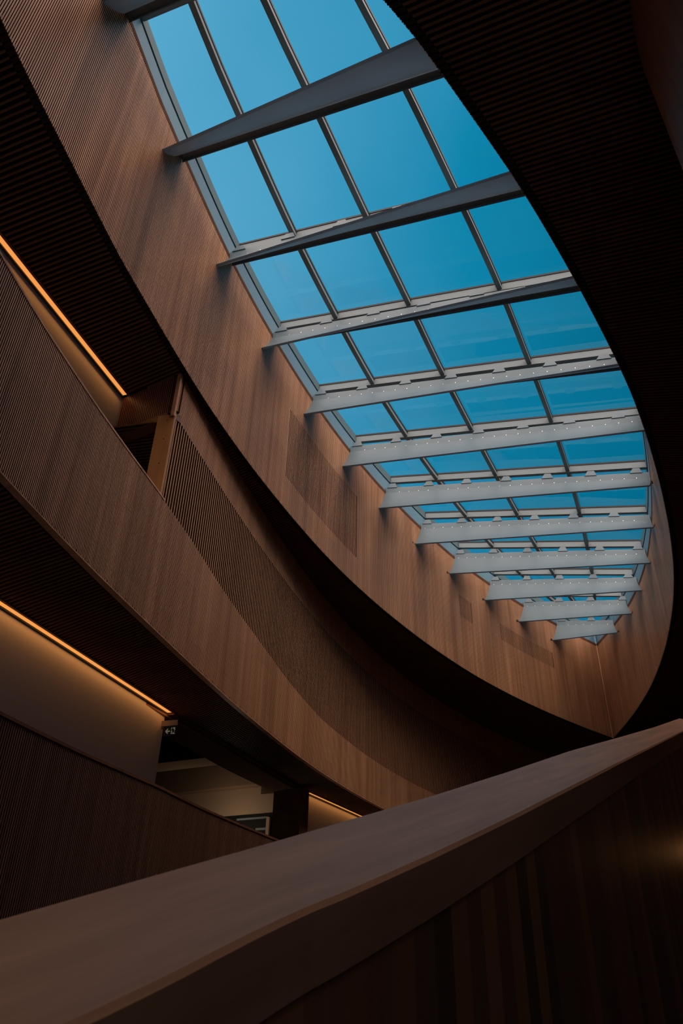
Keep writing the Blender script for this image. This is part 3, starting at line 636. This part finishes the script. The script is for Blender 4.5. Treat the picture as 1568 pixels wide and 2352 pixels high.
# foreground stair parapet ----------------------------------------------------
KS = .70
G = (-.1655, .4590)
def onp(p, drop=0):
    d = ray(p); den = d.z-(G[0]*d.x+G[1]*d.y); return d*(-KS/den)
near_px = [(-260,2560),(0,2432),(170,2352),(281,2300),(408,2238),(510,2184),(612,2132),(714,2085),(800,2051),(1000,1962),(1181,1875),(1290,1819),(1365,1781),(1434.7,1745),(1500,1713),(1568,1679),(1610,1660)]
far_px = [(-600,2275),(-300,2195),(0,2113),(30,2104),(230,2047),(383,2003),(600,1942),(800,1884),(1000,1826),(1163,1774),(1308,1725),(1427,1692),(1500,1671),(1560,1650)]
Np = [onp(p) for p in near_px]; Fp = [onp(p) for p in far_px]
Ncut = Np; 
NP3 = Ncut
tot = [0]
for a, b in zip(NP3[:-1], NP3[1:]): tot.append(tot[-1]+(b-a).length)
def near_at(u):
    for i in range(len(tot)-1):
        if u <= tot[i+1]: return NP3[i].lerp(NP3[i+1], (u-tot[i])/(tot[i+1]-tot[i]))
    return NP3[-1]
def far_for(p, dr):   # far edge point straight across the cap
    c = Vector((-dr.y, dr.x)); best = None
    for a, b in zip(Fp[:-1], Fp[1:]):
        e = b.xy-a.xy; det = -c.x*e.y+c.y*e.x
        if abs(det) < 1e-9: continue
        r = a.xy-p.xy; t = (-r.x*e.y+r.y*e.x)/det; s = (c.x*r.y-c.y*r.x)/det
        if t > 0 and -.02 <= s <= 1.02 and t < 1.2 and (best is None or t < best[0]): best = (t, a.lerp(b, max(0, min(1, s))))
    return best[1] if best else None
NS = 70; secs = []; lastw = None
for k in range(NS+1):
    u = tot[-1]*(k/NS)**1.5; a = near_at(max(0, u-.25)); b = near_at(min(tot[-1], u+.25)); p = near_at(u); dr = (b-a); dh = Vector((dr.x, dr.y)).normalized()
    f = far_for(p, dh)
    secs.append([u, p, dh, f])
print('RAIL miss', [round(s[0], 2) for s in secs if s[3] is None], 'w', [round((s[3]-s[1]).length, 2) for s in secs if s[3]][::10])
good = [s for s in secs if s[3] is not None]
for s in secs:
    if s[3] is None:
        g_ = min(good, key=lambda q: abs(q[0]-s[0])); w_ = (g_[3].xy-g_[1].xy).length; c = Vector((-s[2].y, s[2].x)); f2 = s[1].xy+c*w_; s[3] = Vector((f2.x, f2.y, G[0]*f2.x+G[1]*f2.y-KS))
sp_root = empty('stair_parapet', tuple(near_at(tot[-1]*.2)-Vector((0, 0, 1)))); tag(sp_root, 'sloping wood stair parapet with a wide cap rail across the foreground', 'parapet')
mb = MB(); mf = MB(); mp_ = MB(); FH = .145; r_ = .012
for s0, s1 in zip(secs[:-1], secs[1:]):
    u0, u1 = s0[0], s1[0]; a, b, c, d = s0[1], s1[1], s1[3], s0[3]
    w0 = (d-a).length; w1 = (c-b).length
    ia, ib = a.lerp(d, .03), b.lerp(c, .03); ea, eb = a-Z3*.010, b-Z3*.010
    mb.quad(ia, ib, c, d, uv=[(u0, 0), (u1, 0), (u1, w1), (u0, w0)]); mb.quad(ea, eb, ib, ia, uv=[(u0, 0), (u1, 0), (u1, .02), (u0, .02)])
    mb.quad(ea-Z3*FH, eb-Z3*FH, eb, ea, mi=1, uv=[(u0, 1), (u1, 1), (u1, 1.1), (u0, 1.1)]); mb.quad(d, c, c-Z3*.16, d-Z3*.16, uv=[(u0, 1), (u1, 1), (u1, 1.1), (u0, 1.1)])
    mb.quad(ea-Z3*FH, d-Z3*.16, c-Z3*.16, eb-Z3*FH, uv=[(u0, 1), (u1, 1), (u1, 1.1), (u0, 1.1)])
    k_ = .055; pa, pb_ = ea.lerp(d, k_)-Z3*FH, eb.lerp(c, k_)-Z3*FH
    D = Z3*2.4
    mp_.quad(pa-D, pb_-D, pb_, pa, uv=[(u0, 0), (u1, 0), (u1, 2.4), (u0, 2.4)])
    qa, qb = ea.lerp(d, .9)-Z3*FH, eb.lerp(c, .9)-Z3*FH; mp_.quad(qb-D, qa-D, qa, qb, uv=[(u0, 0), (u1, 0), (u1, 2.4), (u0, 2.4)])
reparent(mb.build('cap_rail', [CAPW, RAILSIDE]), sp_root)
po_ = mp_.build('side_panel', [PANELW]); reparent(po_, sp_root)
# ---------------------------------------------------------------- enclosure
mb = MB()
cen = Vector((3.5, 15.5))
ring = [p for p in WBs]+[p for p in reversed(WRs)][1:-1]
ring_o = [p-(cen-p).normalized()*30 for p in ring]
def sdir(p): return (p-cen)
n = len(ring)
for k in range(n):
    a, b = ring[k], ring[(k+1) % n]; ao = a+sdir(a).normalized()*26; bo = b+sdir(b).normalized()*26
    ai, bi = a+sdir(a).normalized()*.05, b+sdir(b).normalized()*.05
    mb.quad((*ai, 9.14), (*bi, 9.14), (*bo, 9.14), (*ao, 9.14)); mb.quad((*ai, 9.3), (*ao, 9.3), (*bo, 9.3), (*bi, 9.3))
struct(mb.build('ceiling', [SHELL]))
mb = MB()
for a, b in zip(RWs[:-1], RWs[1:]): mb.quad((*a, -6), (*b, -6), (*b, 9.1), (*a, 9.1), uv=[(a.y, -6), (b.y, -6), (b.y, 9), (a.y, 9)])
struct(mb.build('wall_right', [WOOD_LOW]))
def rect(name, x0, y0, x1, y1):
    mb = MB(); mb.quad((x0, y0, -6), (x1, y1, -6), (x1, y1, 9.2), (x0, y0, 9.2)); struct(mb.build(name, [SHELL]))
rect('wall_west', -14, -8, -14, 44); rect('wall_north', -14, 44, 22, 44); rect('wall_east', 22, 44, 22, -8); rect('wall_south', 22, -8, -14, -8)
mb = MB(); mb.quad((-14, -8, -6), (22, -8, -6), (22, 44, -6), (-14, 44, -6)); struct(mb.build('floor', [FLOORM]))

# ---------------------------------------------------------------- lamps in the rooms and an added stair fill
def lamp(name, loc, col, e, size=.3):
    l = bpy.data.lights.new(name, 'POINT'); l.energy = e; l.color = col; l.shadow_soft_size = size; o = bpy.data.objects.new(name, l); COL.objects.link(o); o.location = loc; return o
rm = (A1+B0)/2+n7*1.6
rq = onz((500, 1850), 4.4); lamp('room_lamp', (rq.x*.95, rq.y*.95, 3.7), (1.0, .78, .55), 17)
lamp('stair_fill', (.9, -1.6, 2.8), (1.0, .62, .38), 14, .25)  # unseen fill added to warm the cap rail and side panel
rl = onp((1566, 1680)); lamp('step_light', (rl.x+.30, rl.y-.1, rl.z-1.35), (1.0, .42, .14), 2.2, .05)
